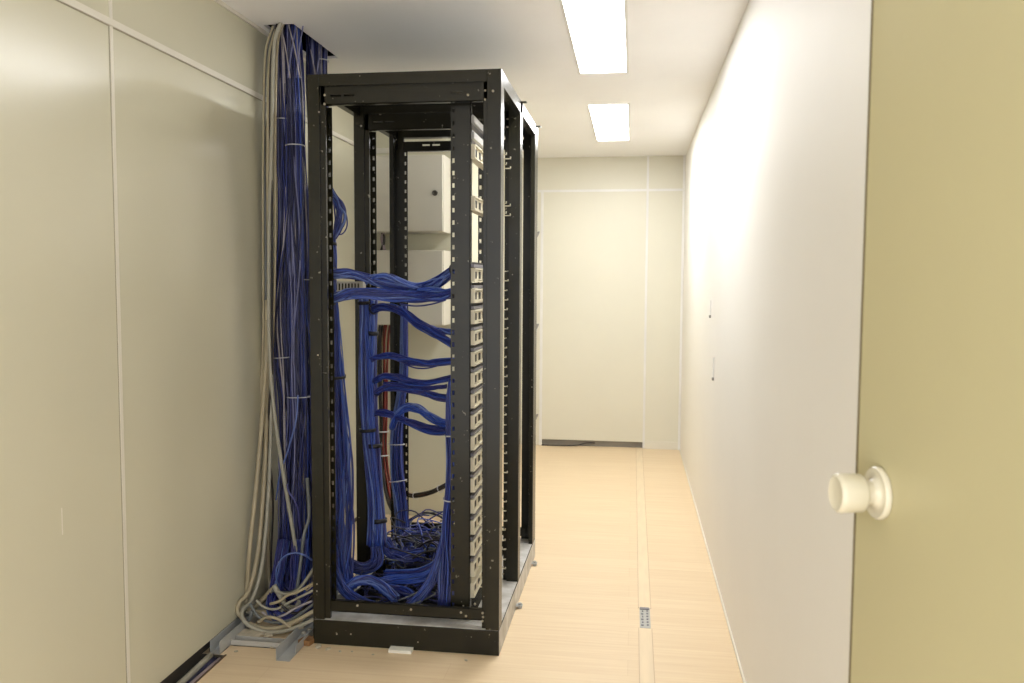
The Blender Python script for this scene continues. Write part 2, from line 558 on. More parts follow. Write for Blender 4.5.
# posts: outer face, stepped-back inner face and a side return
for (yy, sg) in ((Y0, 1), (YM, 1), (Y1, -1)):
    for side in (-1, 1):
        ww, w1 = (0.0625, 0.044) if side < 0 else (0.066, 0.05)
        dep = 0.066
        if sg < 0:
            dep = 0.11
            if side < 0:
                ww = 0.05
        xo = X0 if side < 0 else X1
        pr = [(0, 0), (w1, 0), (w1, 0.014), (ww, 0.014), (ww, 0.03), (0.02, 0.03), (0.02, dep), (0, dep)]
        pr = [(xo - side * a, yy + sg * b) for a, b in pr]
        MB().prism(pr, ZB, RH).link('post', m_rack, rack, bevel=0.0015)
# roof and horizontal rails
MB().box((X0 + 0.03, Y0 + 0.02, RH - 0.012), (X1 - 0.03, Y1 - 0.02, RH - 0.004)).link('roof_panel', m_rack, rack)
for yy, sg, gap in ((Y0, 1, 0), (YM, 1, 0), (Y1, -1, 0.014)):
    MB().box((X0 + 0.044, yy, RH - 0.042), (X1 - 0.05, yy + sg * 0.05, RH)).link('top_rail', m_rack, rack, bevel=0.0015)
    # inner rail with two oblong slots
    xs0, xs1, zt, zb = X0 + 0.03, X1 - 0.04, RH - 0.042 - gap, RH - 0.106
    yA, yB_ = yy + sg * 0.014, yy + sg * 0.017
    zs0, zs1 = zb + 0.028, zb + 0.036
    bars = MB().box((xs0, yA, zs1), (xs1, yB_, zt)).box((xs0, yA, zb), (xs1, yB_, zs0))
    cuts = [(xs0, xs0 + 0.052), (xs0 + 0.092, xs0 + 0.102), (xs0 + 0.142, xs1 - 0.14), (xs1 - 0.1, xs1)]
    if sg < 0:
        cuts = [(xs0, xs0 + 0.11), (xs0 + 0.148, xs0 + 0.160), (xs0 + 0.198, xs1)]
    for a, b in cuts:
        bars.box((a, yA, zs0), (b, yB_, zs1))
    bars.box((xs0, yA, zb), (xs1, yy + sg * 0.04, zb + 0.003))
    bars.link('cross_rail', m_rack, rack)
for side in (-1, 1):
    xo = X0 if side < 0 else X1
    MB().box((xo, Y0 + 0.06, RH - 0.05), (xo - side * 0.03, Y1 - 0.06, RH)).link('side_rail', m_rack, rack, bevel=0.0015)
# lower cross bars, front and rear
LBZ = (at(340, 611.5, Y0 + 0.022).z, at(340, 601, Y0 + 0.022).z)
for yy in (Y0 + 0.022, Y1 - 0.075):
    lb = MB().box((X0 + 0.03, yy, LBZ[0]), (X1 - 0.04, yy + 0.004, LBZ[1])).box((X0 + 0.03, yy, LBZ[1] - 0.003), (X1 - 0.04, yy + 0.02, LBZ[1])).box((X0 + 0.03, yy, LBZ[0]), (X1 - 0.04, yy + 0.02, LBZ[0] + 0.003))
    lb.link('lower_cross_bar', m_rack, rack, bevel=0.0008)


def rail(xa, xb, y, thick=0.002):
    """vertical mounting flange with a row of square holes, one per rack unit"""
    mb = MB()
    pitch, hole, hw = 0.04445, 0.016, 0.0085
    cx = (xa + xb) / 2
    z = 0.13
    while z + pitch < 2.0:
        h0 = z + (pitch - hole) / 2
        mb.box((xa, y, z), (xb, y + thick, h0)).box((xa, y, h0 + hole), (xb, y + thick, z + pitch))
        mb.box((xa, y, h0), (cx - hw / 2, y + thick, h0 + hole)).box((cx + hw / 2, y, h0), (xb, y + thick, h0 + hole))
        z += pitch
    return mb


RLX = [(-1.129, -1.108, Y0 + 0.076), (-1.119, -1.097, YM + 0.07), (-1.115, -1.091, Y1 - 0.075)]
for xa, xb, y in RLX:
    mb = rail(xa, xb, y)
    mb.box((xa - 0.003, y, 0.12), (xa, y + 0.05, 2.0))
    mb.box((X0 + 0.02, y + 0.02, 0.12), (xa, y + 0.024, 2.0))
    mb.link('mounting_rail', m_rack, rack)
RRX = [(-0.661, -0.641, Y0 + 0.072), (-0.6465, -0.6265, YM + 0.03), (-0.664, -0.644, Y1 - 0.075)]
for i, (xa, xb, y) in enumerate(RRX):
    mb = rail(xa, xb, y)
    if i == 0:
        mb.box((xb, y - 0.004, 0.12), (-0.588, y + 0.002, 2.0)).box((-0.590, y - 0.004, 0.12), (-0.588, y + 0.03, 2.0))
    else:
        mb.box((xb, y, 0.12), (xb + 0.003, y + 0.05, 2.0))
    mb.link('mounting_rail', m_rack, rack)


def screw(p, axis=(0, -1, 0), r=0.0045):
    return MB().lathe([(-0.001, r), (0.002, r), (0.0035, r * 0.6)], p, axis, 10).link('screw', m_screw, rack, True)


def scr(px, py, Y):
    screw(at(px, py, Y))


for px, py in ((324.5, 95), (324.5, 104)):
    scr(px, py, Y0 + 0.013)
for px, py in ((485.2, 90.5), (485.2, 99.5), (493, 91)):
    scr(px, py, Y0 - 0.001 if px > 490 else Y0 + 0.013)
scr(468, 95, Y0 + 0.013)
for px, py in ((328.3, 601.5), (328.3, 609.5), (357.5, 605.5), (411, 609.5), (461, 612.5), (466, 616)):
    scr(px, py, Y0 + 0.021)
for px, py in ((482.7, 613), (483, 617), (482.5, 621)):
    scr(px, py, Y0 + 0.013)
for px, py in ((463.5, 605.5), (475, 604)):
    scr(px, py, Y0 + 0.071)
for px, py in ((317, 584), (317, 591), (337, 634), (351, 634), (318, 355), (319, 112), (418, 642)):
    screw(at(px, py, Y0), r=0.0028)
for px, py in ((507.5, 119), (507.5, 127), (514, 122), (503, 567), (503, 574), (509, 572)):
    screw(at(px, py, YM + 0.013), r=0.004)
scr(361, 126, YM)
scr(394.5, 265.5, Y1 - 0.068)
scr(392, 338, Y1 - 0.068)
# fixing tabs on the roof edge and floor anchors beside the base
for y in (3.51, 4.06):
    MB().box((X1 - 0.01, y, RH), (X1 + 0.018, y + 0.03, RH + 0.003)).link('fixing_tab', m_rack, rack)
for y in (3.41, 3.95):
    a = MB().box((X1 - 0.002, y, 0.010), (X1 + 0.026, y + 0.026, 0.014))
    a.lathe([(0, 0.008), (0.008, 0.008)], (X1 + 0.015, y + 0.013, 0.014), (0, 0, 1), 6)
    a.lathe([(0, 0.009), (0.010, 0.009)], (X1 + 0.015, y + 0.013, 0.0), (0, 0, 1), 12)
    a.link('floor_anchor', m_track, rack)

# ----------------------------- patch panels and cable managers, right side
PY0, PY1 = Y0 + 0.082, YM - 0.01
ORD = ['topmost', 'second', 'third', 'fourth', 'fifth', 'sixth', 'seventh', 'eighth', 'ninth', 'tenth', 'eleventh', 'twelfth', 'thirteenth', 'fourteenth', 'fifteenth', 'sixteenth', 'seventeenth', 'eighteenth']


def panel(zc, big=False):
    t = empty('patch_panel', (-0.575, (PY0 + PY1) / 2, zc))
    b = MB().box((-0.604, PY0, zc - 0.026), (-0.580, PY1, zc + 0.026))
    b.box((-0.580, PY0, zc + 0.020), (-0.572, PY1, zc + 0.026)).box((-0.580, PY0, zc - 0.026), (-0.572, PY1, zc - 0.021)).box((-0.580, PY0, zc - 0.021), (-0.574, PY0 + 0.012, zc + 0.020))
    b.link('panel', m_cream, t, bevel=0.0008)
    for k in range(5):
        y = PY0 + 0.03 + k * 0.082
        MB().box((-0.581, y, zc - 0.013), (-0.5785, y + 0.038, zc + 0.013)).link('port', m_slot, t)
    for k in range(3):
        y = PY0 + 0.10 + k * 0.11
        for dz in (-0.02, 0.018):
            x = -0.489 if big else -0.500 + rng.uniform(-0.004, 0.004)
            h = 0.008 if big else rng.uniform(0.002, 0.007)
            MB().box((-0.579, y, zc + dz - 0.0018), (x, y + 0.005, zc + dz + 0.0018)).box((x - 0.004, y, zc + dz - 0.0018), (x, y + 0.005, zc + dz + h)).link('cable_ring', m_cream, t)
    return t


def manager(zc, light=False):
    t = empty('cable_manager', (-0.575, (PY0 + PY1) / 2, zc))
    m = m_lightduct if light else m_duct
    h = 0.018 if light else 0.010
    MB().box((-0.612, PY0 + 0.003, zc - h), (-0.590, PY1, zc + h)).link('trough', m_slot if not light else m_duct, t)
    MB().box((-0.590, PY0 + 0.003, zc - h), (-0.577, PY1, zc + (0.001 if not light else 0.006))).link('cover', m, t, bevel=0.001)
    return t


def zof(py):
    return at(477, py, Y0 + 0.08).z


np_ = 0
panel_z = [151, 203] + [275 + 21.1 * k for k in range(16)]
for i, py in enumerate(panel_z):
    label(panel(zof(py), i < 2), f'{ORD[i]} cream slotted patch panel from the top of the column at the rack\'s right', 'patch panel', 'patch panels in the right side of the rack')
man = [(117, True), (133, True)] + [(262 + 21.1 * k + 2.4, False) for k in range(15)]
for i, (py, lt) in enumerate(man):
    label(manager(zof(py), lt), f'{ORD[i]} grey cable manager strip from the top between the cream patch panels', 'cable manager', 'cable managers between the patch panels')

# light grey duct inside the rack on the left
t = empty('cable_duct', at(348, 287, 3.36))
a, b = at(333, 293, 3.36), at(363, 281.5, 3.36)
MB().box((a.x, 3.36, a.z), (b.x, 3.40, b.z)).link('body', m_lightduct, t, bevel=0.001)
s = MB()
for k in range(8):
    x = a.x + 0.012 + k * 0.0135
    s.box((x, 3.357, a.z + 0.012), (x + 0.006, 3.362, b.z - 0.008))
s.link('slot', m_slot, t)
label(t, 'short pale grey slotted cable duct behind the upper blue bundles', 'cable duct')

# ----------------------------------------------- electrical boxes behind
for k, (pt, pb, txt) in enumerate(((154, 232, 'upper grey beige metal electrical box with round lock behind the rack'), (250, 325, 'lower grey beige metal electrical box behind the rack, no lock showing'))):
    YB0, YB1 = 4.52, 4.72
    a, b = at(372, pb, YB0), at(443, pt, YB0)
    t = empty('electrical_box', ((a.x + b.x) / 2, YB1, a.z))
    MB().box((a.x, YB0 + 0.018, a.z), (b.x, YB1, b.z)).link('enclosure', m_box, t, bevel=0.003)
    d = MB().box((a.x + 0.003, YB0, a.z + 0.003), (b.x - 0.003, YB0 + 0.016, b.z - 0.003)).link('door', m_box, t, bevel=0.003)
    if k == 0:
        MB().lathe([(-0.002, 0.015), (0.005, 0.015), (0.006, 0.011), (0.003, 0.010), (0.003, 0.003)], at(435, 193, YB0), (0, -1, 0), 24).link('lock', m_lock, d, True)
    label(t, txt, 'electrical box', 'wall mounted electrical boxes')
for i, (pts, m, txt) in enumerate((
    ([(381, 228), (384, 240), (381, 252)], m_blackcable, 'black cable looping out between the two electrical boxes'),
    ([(386, 228), (382, 238), (385, 252)], m_pinkcable, 'greyish cable between the two electrical boxes, right of the black one'))):
    cable('power_cable', [at(x, y, 4.60) for x, y in pts], 0.009, m, txt, 'cable')
pw = [at(385, 322, 4.6), at(383, 340, 4.6), at(383, 380, 4.62), at(383, 420, 4.62), at(383, 450, 4.6), at(386, 480, 4.55), at(392, 505, 4.4), at(404, 520, 4.3)]
bundle('power_cable_bundle', pw, 7, [0.035, 0.03, 0.022, 0.02, 0.018], 0.007, [m_redcable, m_blackcable, m_blackcable], 'dark red and black power cables hanging below the lower electrical box', ties=(0.42, 0.5, 0.6), tie_mat=m_wtie, tie_w=0.008)
bundle('power_cable_bundle', [at(398, 488, 4.5), at(408, 494.5, 4.45), at(418, 495.5, 4.4), at(433, 492, 4.35), at(450, 484, 4.3), at(458, 481, 4.3)], 4, 0.011, 0.007, [m_redcable, m_blackcable], 'thin red and black cable pair sagging across the rear opening', ties=(0.36, 0.68), tie_mat=m_wtie, tie_w=0.006)
cable('black_cable', [at(400, 525, 4.2), at(411, 519, 4.2), at(424, 513, 4.2), at(437, 515, 4.2), at(448, 522, 4.2)], 0.006, m_blackcable, 'black cable arching up just above the rear lower crossbar')

# ---------------------------------------------------------- cable trunk
def vpath(x, y, top=2.62, bot=0.06, drift=0.015, dx=0.0, dy=0.0):
    z = np.linspace(top, bot, 8)
    return [(x + dx * i / 7 + rng.uniform(-1, 1) * drift * (0 if i < 1 else 1), y + dy * i / 7 + rng.uniform(-1, 1) * drift, zz) for i, zz in enumerate(z)]


TG = 'blue cable bundles hanging from the ceiling hole'
for (x, y, kw, n, R_, txt, tz) in (
        (-1.446, 3.355, dict(dx=-0.004), 52, [0.02, 0.022, 0.030, 0.035, 0.037, 0.037, 0.036], 'hanging blue bundle beside the grey cables, front left of the ceiling hole', (0.24, 0.62)),
        (-1.388, 3.350, dict(dx=0.004), 56, [0.022, 0.026, 0.033, 0.036, 0.038, 0.039, 0.037], 'middle hanging blue bundle from the ceiling hole, just left of the rack post', (0.28, 0.7)),
        (-1.43, 3.46, dict(dx=0.065), 44, [0.02, 0.024, 0.03, 0.04, 0.042], 'hanging blue bundle half hidden by the front left rack post', (0.5,)),
        (-1.402, 3.615, dict(), 46, [0.026, 0.03, 0.04, 0.042], 'hanging blue bundle second from the back of the ceiling hole', (0.3,)),
        (-1.394, 3.715, dict(), 46, [0.022, 0.028, 0.038, 0.042], 'hanging blue bundle at the rear end of the ceiling hole, above the rack corner', (0.12,))):
    bundle('riser_cable_bundle', vpath(x, y, **kw), n, R_, 0.0031, TRUNK, txt, 'cable bundle', TG, 48, wob=0.6, ties=tz, tie_mat=m_wtie, tie_w=0.004)
for k, (x0, x1) in enumerate(((281, 290), (296, 288), (289, 300), (303, 296), (309, 318), (322, 314))):  # splayed strands, coloured pale for highlights at the bundle tops
    Y = 3.31 if k < 4 else 3.58
    yb = 26 if k < 4 else 42
    cable('pale_cable', [at(x0, yb - 6, Y), at(x0, yb, Y), at((x0 + x1) / 2, yb + 22, Y - 0.01), at(x1, yb + 52, Y)], 0.0028, [T4, T3][k % 2], 'splayed strand, pale for painted highlights, over the top of the hanging blue bundles', 'cable', 'pale strands by the ceiling hole', 20, 6)

# grey cables down the wall
GG = 'grey cables clipped down the left wall'
gy = 3.285
grey = [
    ([(275, 24), (268, 45), (265, 70), (264, 130), (265, 200), (266, 280), (264, 360), (262, 420), (263, 520), (264, 590)], G3, 0.006, 'leftmost slate grey cable running straight down against the cream wall'),
    ([(279, 22), (272, 45), (269, 80), (268, 150), (268, 210), (269, 280), (266, 345), (261, 420), (256, 490), (250, 560), (243, 606)], G2, 0.0075, 'beige cable fanning left to the floor beside the straight grey one'),
    ([(281, 22), (275, 40), (273, 70), (272, 130), (270, 200), (269, 240), (269, 330), (273, 400), (281, 460), (291, 520), (297, 556)], G1, 0.008, 'grey cable that crosses in front of the hanging blue bundles low down'),
    ([(284, 22), (278, 40), (276, 75), (275, 150), (275, 260), (273, 330), (271, 400), (270, 470), (268, 530), (270, 600)], G2, 0.006, 'beige grey cable squeezed between the other grey cables and the blue bundles'),
    ([(273, 26), (266, 50), (264, 90), (263, 170), (263, 240), (263, 340), (259, 420), (255, 500), (249, 560), (240, 604)], G2, 0.0045, 'thin beige cable nearest the wall, swinging left near the floor'),
    ([(277, 24), (271, 60), (270, 120), (272, 210), (272, 300), (272, 370), (268, 430), (273, 500), (271, 560), (273, 600)], m_blackcable, 0.0045, 'thin dark cable weaving behind the crossing one beside the hanging blue bundles'),
]
for k, (pts, m, r, txt) in enumerate(grey):
    cable('grey_cable', [at(x, y, gy - 0.012 * (k % 3)) for x, y in pts], r, m, txt, 'cable', GG, 60)
cable('blue_cable', [at(298, 395, 3.27), at(296, 420, 3.26), at(288, 450, 3.26), at(280, 474, 3.27), at(276, 500, 3.3)], 0.0035, B4, 'single pale blue cable slanting across the front of the trunk')
cable('blue_cable', [at(282, 600, 3.2), at(276, 575, 3.15), at(281, 560, 3.13), at(292, 553, 3.12), at(304, 555, 3.12), at(312, 560, 3.15)], 0.0035, B4, 'pale blue cable looping in an arch beside the foot of the rack')
cable('blue_cable', [at(287, 484, 3.22), at(289, 492, 3.22), at(297, 506, 3.22), at(300, 530, 3.24)], 0.004, B3, 'short violet blue cable end curling off the trunk')
cable('grey_cable', [at(307, 478, 3.2), at(309, 515, 3.2), at(304, 535, 3.18), at(301, 560, 3.17), at(297, 590, 3.15), at(296, 604, 3.13)], 0.007, G3, 'slate cable hanging beside the front left rack post', 'cable', GG, 40)

# foot of the trunk: cables bending over the floor into the rack
FG = 'cables heaped at the foot of the trunk'
foot = [
    ([(267, 300), (266, 360), (262, 420), (256, 490), (250, 545), (247, 590), (247, 606), (258, 612), (275, 611)], 3.1, G2, 0.009, 'beige cable coming down left and turning in at the floor'),
    ([(268, 320), (267, 400), (264, 480), (258, 550), (249, 590), (239, 603), (238, 612), (247, 622), (262, 628), (278, 628), (296, 621), (314, 611)], 3.02, G2, 0.009, 'thick beige cable sweeping round the front of the heap'),
    ([(270, 330), (271, 420), (268, 500), (262, 565), (252, 600), (243, 609), (243, 619), (252, 627), (268, 632), (285, 631), (302, 625), (316, 618)], 3.0, G1, 0.008, 'grey cable sweeping lowest across the front of the heap'),
    ([(246, 612), (262, 616), (276, 614), (284, 609), (290, 606)], 3.08, G1, 0.006, 'thin grey cable curling in the middle of the heap'),
    ([(254, 608), (262, 600), (270, 592), (276, 586)], 3.15, G2, 0.010, 'short beige cable rising to the back of the heap'),
    ([(274, 585), (280, 596), (287, 606), (296, 607), (300, 600)], 3.12, G1, 0.010, 'grey cable hooked round beneath the hanging blue bundles'),
    ([(272, 590), (282, 593), (292, 592), (302, 585), (313, 572)], 3.14, G3, 0.007, 'slate cable crossing toward the rack post'),
    ([(276, 592), (288, 594), (298, 590), (306, 580), (314, 568)], 3.11, G1, 0.006, 'light grey cable crossing just in front of the slate one'),
    ([(252, 611), (250, 618), (246, 624), (243, 628)], 3.02, G3, 0.008, 'stub of slate cable pointing out at the left of the heap'),
]
foot += [
    ([(256, 600), (264, 607), (276, 609), (290, 602), (314, 590)], 3.06, G1, 0.005, 'thin light grey cable running right at mid height of the heap'),
    ([(250, 603), (258, 616), (272, 622), (290, 620), (314, 604)], 3.03, G3, 0.006, 'slate grey cable looping just above the thick beige one'),
    ([(270, 604), (280, 601), (288, 595), (298, 592), (314, 583)], 3.07, G2, 0.0055, 'slender beige cable rising toward the rack post'),
    ([(262, 612), (272, 618), (284, 615), (296, 608), (312, 601)], 3.04, T4, 0.0045, 'whitish thin cable lying over the violet blue bundle'),
    ([(258, 622), (268, 617), (280, 620), (292, 628), (304, 627)], 3.01, G2, 0.006, 'beige cable wriggling across the front of the heap'),
    ([(282, 606), (290, 612), (300, 612), (313, 595)], 3.05, m_blackcable, 0.006, 'black cable turning up beside the front left rack post'),
]
for pts, Y, m, r, txt in foot:
    cable('grey_cable', [at(x, y, Y if pts[0][1] > 500 else max(Y, 3.27 - 0.06 * max(0, q - 1))) for q, (x, y) in enumerate(pts)], r, m, txt, 'cable', FG, 50)
bundle('blue_cable_bundle', [at(284, 540, 3.3), at(276, 585, 3.2), at(272, 602, 3.13), at(276, 614, 3.08), at(288, 619, 3.07), at(302, 612, 3.08), at(318, 599, 3.12)], 26, [0.03, 0.028, 0.026, 0.026], 0.0036, [B3, B3, B2, B4], 'violet blue bundle bending along the floor into the rack side', steps=30, flat=0.8)
bundle('blue_cable_bundle', [at(300, 540, 3.3), at(298, 575, 3.22), at(298, 595, 3.16), at(306, 598, 3.14), at(320, 588, 3.14)], 24, [0.034, 0.03, 0.026], 0.0036, DEEP, 'deep blue bundle turning behind the grey cables into the rack side', steps=24)
bundle('blue_cable_bundle', [at(284, 560, 3.34), at(281, 585, 3.3), at(290, 600, 3.26), at(305, 600, 3.24)], 26, [0.04, 0.036, 0.03], 0.0036, DEEP, 'dark blue bundle at the back of the heap against the wall', steps=20)

# stud track around the cable drop
t = empty('wall_track', (-1.49, 3.0, 0))
MB().box((-1.512, 2.815, 0), (-1.472, 3.72, 0.003)).box((-1.474, 2.815, 0), (-1.472, 3.72, 0.05)).box((-1.5095, 2.815, 0), (-1.5075, 3.72, 0.049)).link('channel', m_track, t)
label(t, 'galvanised steel channel under the foot of the cream left wall', 'metal track')
t = MB().box((-1.47, 2.895, 0), (-1.252, 2.935, 0.003)).box((-1.47, 2.895, 0), (-1.252, 2.897, 0.022)).box((-1.47, 2.933, 0), (-1.252, 2.935, 0.022)).link('cross_track', m_lightduct)
label(t, 'low pale metal channel lying crosswise in front of the cable heap', 'metal track')
t = MB().box((-1.25, 2.80, 0), (-1.2, 3.6, 0.002)).box((-1.25, 2.80, 0), (-1.248, 3.6, 0.046)).box((-1.202, 2.86, 0), (-1.2, 3.6, 0.03)).link('short_track', m_track)
label(t, 'open ended galvanised channel between the cable heap and the rack foot', 'metal track')


def chunk(name, c, r, m, txt, group, flat=0.5, seed=0, cat='debris'):
    rr = random.Random(seed)
    bm = bmesh.new()
    bmesh.ops.create_icosphere(bm, subdivisions=2, radius=1)
    for v in bm.verts:
        k = 0.75 + 0.4 * rr.random()
        v.co = Vector((v.co.x * r * k * 1.5, v.co.y * r * k, max(-0.8, min(0.8, v.co.z)) * r * flat * k))
    zmin = min(v.co.z for v in bm.verts)
    me = bpy.data.meshes.new(name)
    bm.to_mesh(me)
    bm.free()
    me.materials.append(m)
    o = bpy.data.objects.new(name, me)
    o.location = (c[0], c[1], c[2] - zmin)
    o.rotation_euler = (0, 0, rr.uniform(0, 3))
    C.objects.link(o)
    return label(o, txt, cat, group)


def onfloor(px, py, z=0.0):
    d = fw + rt * ((px - 512) / CF) + up * ((341.5 - py) / CF)
    t = (z - CH) / d.z
    return Vector((d.x * t, d.y * t, z))


DG = 'plaster crumbs around the cable heap'
for k, (px, py, r) in enumerate(((262, 634, 0.014), (268, 637, 0.012), (255, 642, 0.006), (272, 648, 0.007), (318, 648, 0.012), (328, 650, 0.008), (340, 652, 0.005), (352, 652, 0.004), (466, 661, 0.005), (303, 634, 0.010), (309, 630, 0.009), (312, 640, 0.010), (247, 646, 0.005), (236, 652, 0.005), (373, 655, 0.004))):
    chunk('plaster_crumb', onfloor(px, py), r, m_plaster, 'small pale crumb of plaster on the floor by the rack foot', DG, 0.6, k)
p = onfloor(246, 637, 0.003)
pb_ = MB().prism([(p.x - 0.06, p.y - 0.03), (p.x + 0.055, p.y - 0.035), (p.x + 0.07, p.y + 0.02), (p.x + 0.01, p.y + 0.05), (p.x - 0.045, p.y + 0.035)], 0.003, 0.018).link('plasterboard_scrap', m_plaster, bevel=0.004)
label(pb_, 'flat pale scrap of plasterboard lying at the front of the cable heap', 'debris')
p = onfloor(307, 643)
label(MB().prism([(p.x - 0.028, p.y - 0.02), (p.x + 0.02, p.y - 0.03), (p.x + 0.03, p.y + 0.01), (p.x - 0.01, p.y + 0.03)], 0, 0.02).link('wood_offcut', m_wood, bevel=0.002), 'little brown wood offcut beside the front left foot of the rack', 'offcut')
p = onfloor(400, 653)
label(MB().box((p.x - 0.043, p.y - 0.005, 0.0), (p.x + 0.043, p.y + 0.03, 0.012)).link('packing_strip', m_paper, bevel=0.001), 'small white packing strip under the front edge of the rack', 'packing strip')

# cables in the open slot of the floor
SG = 'cables in the floor slot along the left wall'
for k, (x, z, r, m, txt) in enumerate(((-1.462, -0.006, 0.012, m_pinkcable, 'pinkish grey cable in the floor slot beside the floor edge'), (-1.497, 0.006, 0.011, G1, 'light grey cable in the floor slot nearest the left wall'), (-1.480, -0.012, 0.012, T2, 'dusty violet cable at the bottom of the floor slot'))):
    cable('slot_cable', [(x + 0.004 * math.sin(q * 2 + k), 0.9 + q * 0.27, z + 0.005 * math.sin(q * 1.7 + k)) for q in range(8)], r, m, txt, 'cable', SG, 40)
sk = MB().box((TR - 0.004, 1.0, -0.03), (TR + 0.002, 2.815, 0.003))
structure(sk.link('trim_9', mat('raw floor edge', lin(104, 84, 66), 0.8, var=0.3, scale=30)))

# ---------------------------------------------- blue bundles in the rack
HG = 'blue bundles strung across the inside of the rack'


def H(pts, n, R, txt, r=0.0032, ties=(), mats=BLUES, steps=26, **kw):
    return bundle('blue_cable_bundle', [at(x, y, Y) for x, y, Y in pts], n, R, r, mats, txt, 'cable bundle', HG, steps, ties=ties, wob=0.55, **kw)


H([(329, 274, 3.14), (338, 273.5, 3.14), (352, 274, 3.17), (370, 279, 3.2), (388, 285, 3.22), (408, 288, 3.22), (425, 286, 3.2), (440, 280, 3.17), (453, 271, 3.12), (460, 270, 3.11)], 34, [0.017, 0.018, 0.022, 0.022, 0.016], 'highest thick blue bundle sagging between the left post and right rail', ties=(0.07, 0.93), steps=34)
H([(366, 283, 3.2), (374, 277, 3.19), (385, 275.5, 3.18), (398, 280, 3.18), (410, 285, 3.19), (424, 287, 3.2)], 12, 0.010, 'small blue bundle humped on top of the highest bundle', mats=[B1, B4, B2])
H([(329, 300, 3.12), (338, 297, 3.12), (350, 293.5, 3.14), (372, 293, 3.16), (395, 296, 3.17), (418, 297, 3.17), (440, 296, 3.14), (453, 292.5, 3.11), (460, 292, 3.11)], 32, [0.018, 0.02, 0.021, 0.018], 'nearly level thick blue bundle just below the highest one', ties=(0.06, 0.93), steps=34)
H([(418, 290, 3.17), (435, 289, 3.15), (455, 292, 3.12)], 8, 0.007, 'short blue bundle joining the level bundle at the right rail')
cable('blue_cable', [at(400, 304, 3.17), at(415, 306, 3.17), at(430, 304.5, 3.16), at(446, 300, 3.14)], 0.003, B2, 'single blue cable drooping under the level bundle')
H([(372, 310, 3.36), (380, 307, 3.33), (392, 308, 3.3), (404, 313, 3.27), (418, 323, 3.24), (432, 331, 3.2), (444, 339, 3.16), (456, 347, 3.12)], 24, [0.015, 0.015, 0.016, 0.018, 0.015], 'blue bundle sloping down from the mid post to the right rail', ties=(0.03,), steps=30)
H([(410, 317, 3.26), (424, 325, 3.24), (437, 330, 3.2), (456, 333, 3.13)], 12, [0.009, 0.011, 0.011], 'thinner blue bundle branching off above the sloping one')
H([(372, 359, 3.36), (381, 356.5, 3.34), (394, 356.5, 3.3), (410, 361, 3.27), (430, 363, 3.22), (456, 361, 3.14)], 20, [0.012, 0.012, 0.014, 0.011], 'slim level blue bundle at mid height of the rack opening', mats=DEEP)
cable('blue_cable', [at(404, 364, 3.26), at(416, 368, 3.24), at(428, 368, 3.22), at(442, 364.5, 3.2)], 0.003, B2, 'single blue cable drooping under the slim level bundle')
H([(374, 381, 3.36), (384, 376, 3.33), (397, 377, 3.3), (412, 382, 3.26), (430, 382, 3.22), (456, 377, 3.14)], 18, [0.012, 0.013, 0.013, 0.010], 'blue bundle second above the drooping arch, nearly level', mats=DEEP)
H([(376, 393, 3.36), (386, 388, 3.33), (400, 388, 3.3), (418, 391.5, 3.26), (434, 396, 3.22), (452, 399, 3.15)], 20, [0.012, 0.014, 0.015, 0.012], 'blue bundle next above the drooping arch, tilting down right', mats=DEEP)
H([(384, 384, 3.31), (402, 385.5, 3.29), (424, 388, 3.25), (446, 386, 3.2)], 8, [0.008, 0.010, 0.008], 'thin loose blue strands between two level bundles', r=0.003)
H([(376, 413, 3.36), (386, 413, 3.33), (400, 418, 3.3), (416, 425, 3.26), (432, 430, 3.22), (452, 431, 3.16)], 20, [0.012, 0.014, 0.017, 0.014], 'lowest crossing blue bundle, sagging under the arch', mats=DEEP)
H([(392, 428, 3.34), (397, 415, 3.3), (406, 408, 3.28), (416, 408.5, 3.26), (428, 415, 3.24), (440, 422, 3.2), (452, 425, 3.16)], 22, [0.012, 0.016, 0.018, 0.014], 'lowest blue bundle arching up and over to the right rail', mats=[B1, B4, B2])

VG = 'blue bundles hanging inside the rack'


def V(pts, n, R, txt, r=0.0035, ties=(), mats=BLUES, steps=34, **kw):
    return bundle('blue_cable_bundle', [at(x, y, Y) for x, y, Y in pts], n, R, r, mats, txt, 'cable bundle', VG, steps, ties=ties, **kw)


# beside the front left post
V([(326, 180, 3.2), (333, 196, 3.2), (339, 206, 3.2), (341, 217, 3.2), (338, 229, 3.2), (332, 241, 3.2)], 20, [0.008, 0.015, 0.022, 0.02, 0.008], 'blue bundle bulging out at the upper left of the opening', wob=0.4)
cable('blue_cable', [at(333, 193, 3.2), at(340, 202, 3.2), at(346, 214, 3.2), at(347, 226, 3.2), at(342, 234, 3.2), at(333, 234, 3.2)], 0.0028, B2, 'single blue cable looping outside the bulging bundle')
V([(332, 238, 3.18), (333, 260, 3.17), (332, 290, 3.16), (334, 310, 3.17), (336, 350, 3.2), (338, 400, 3.22), (341, 450, 3.25), (342, 500, 3.25), (342, 540, 3.22), (342, 575, 3.2), (350, 592, 3.2)], 48, [0.010, 0.012, 0.016, 0.02, 0.03, 0.036, 0.044, 0.044, 0.03], 'blue bundle hanging down beside the front left post', ties=(0.05, 0.46), wob=0.5)
for k, pts in enumerate(([(341, 380), (346, 410), (350, 440), (349, 480), (346, 520)], [(340, 390), (345, 425), (352, 455), (353, 500), (350, 540)], [(338, 360), (343, 395), (347, 430), (348, 470), (344, 510)])):
    cable('blue_cable', [at(x, y, 3.24) for x, y in pts], 0.0032, [B1, B2, B4][k], 'blue strand hanging loose right of the front left bundle', 'cable', 'loose blue strands by the left post')
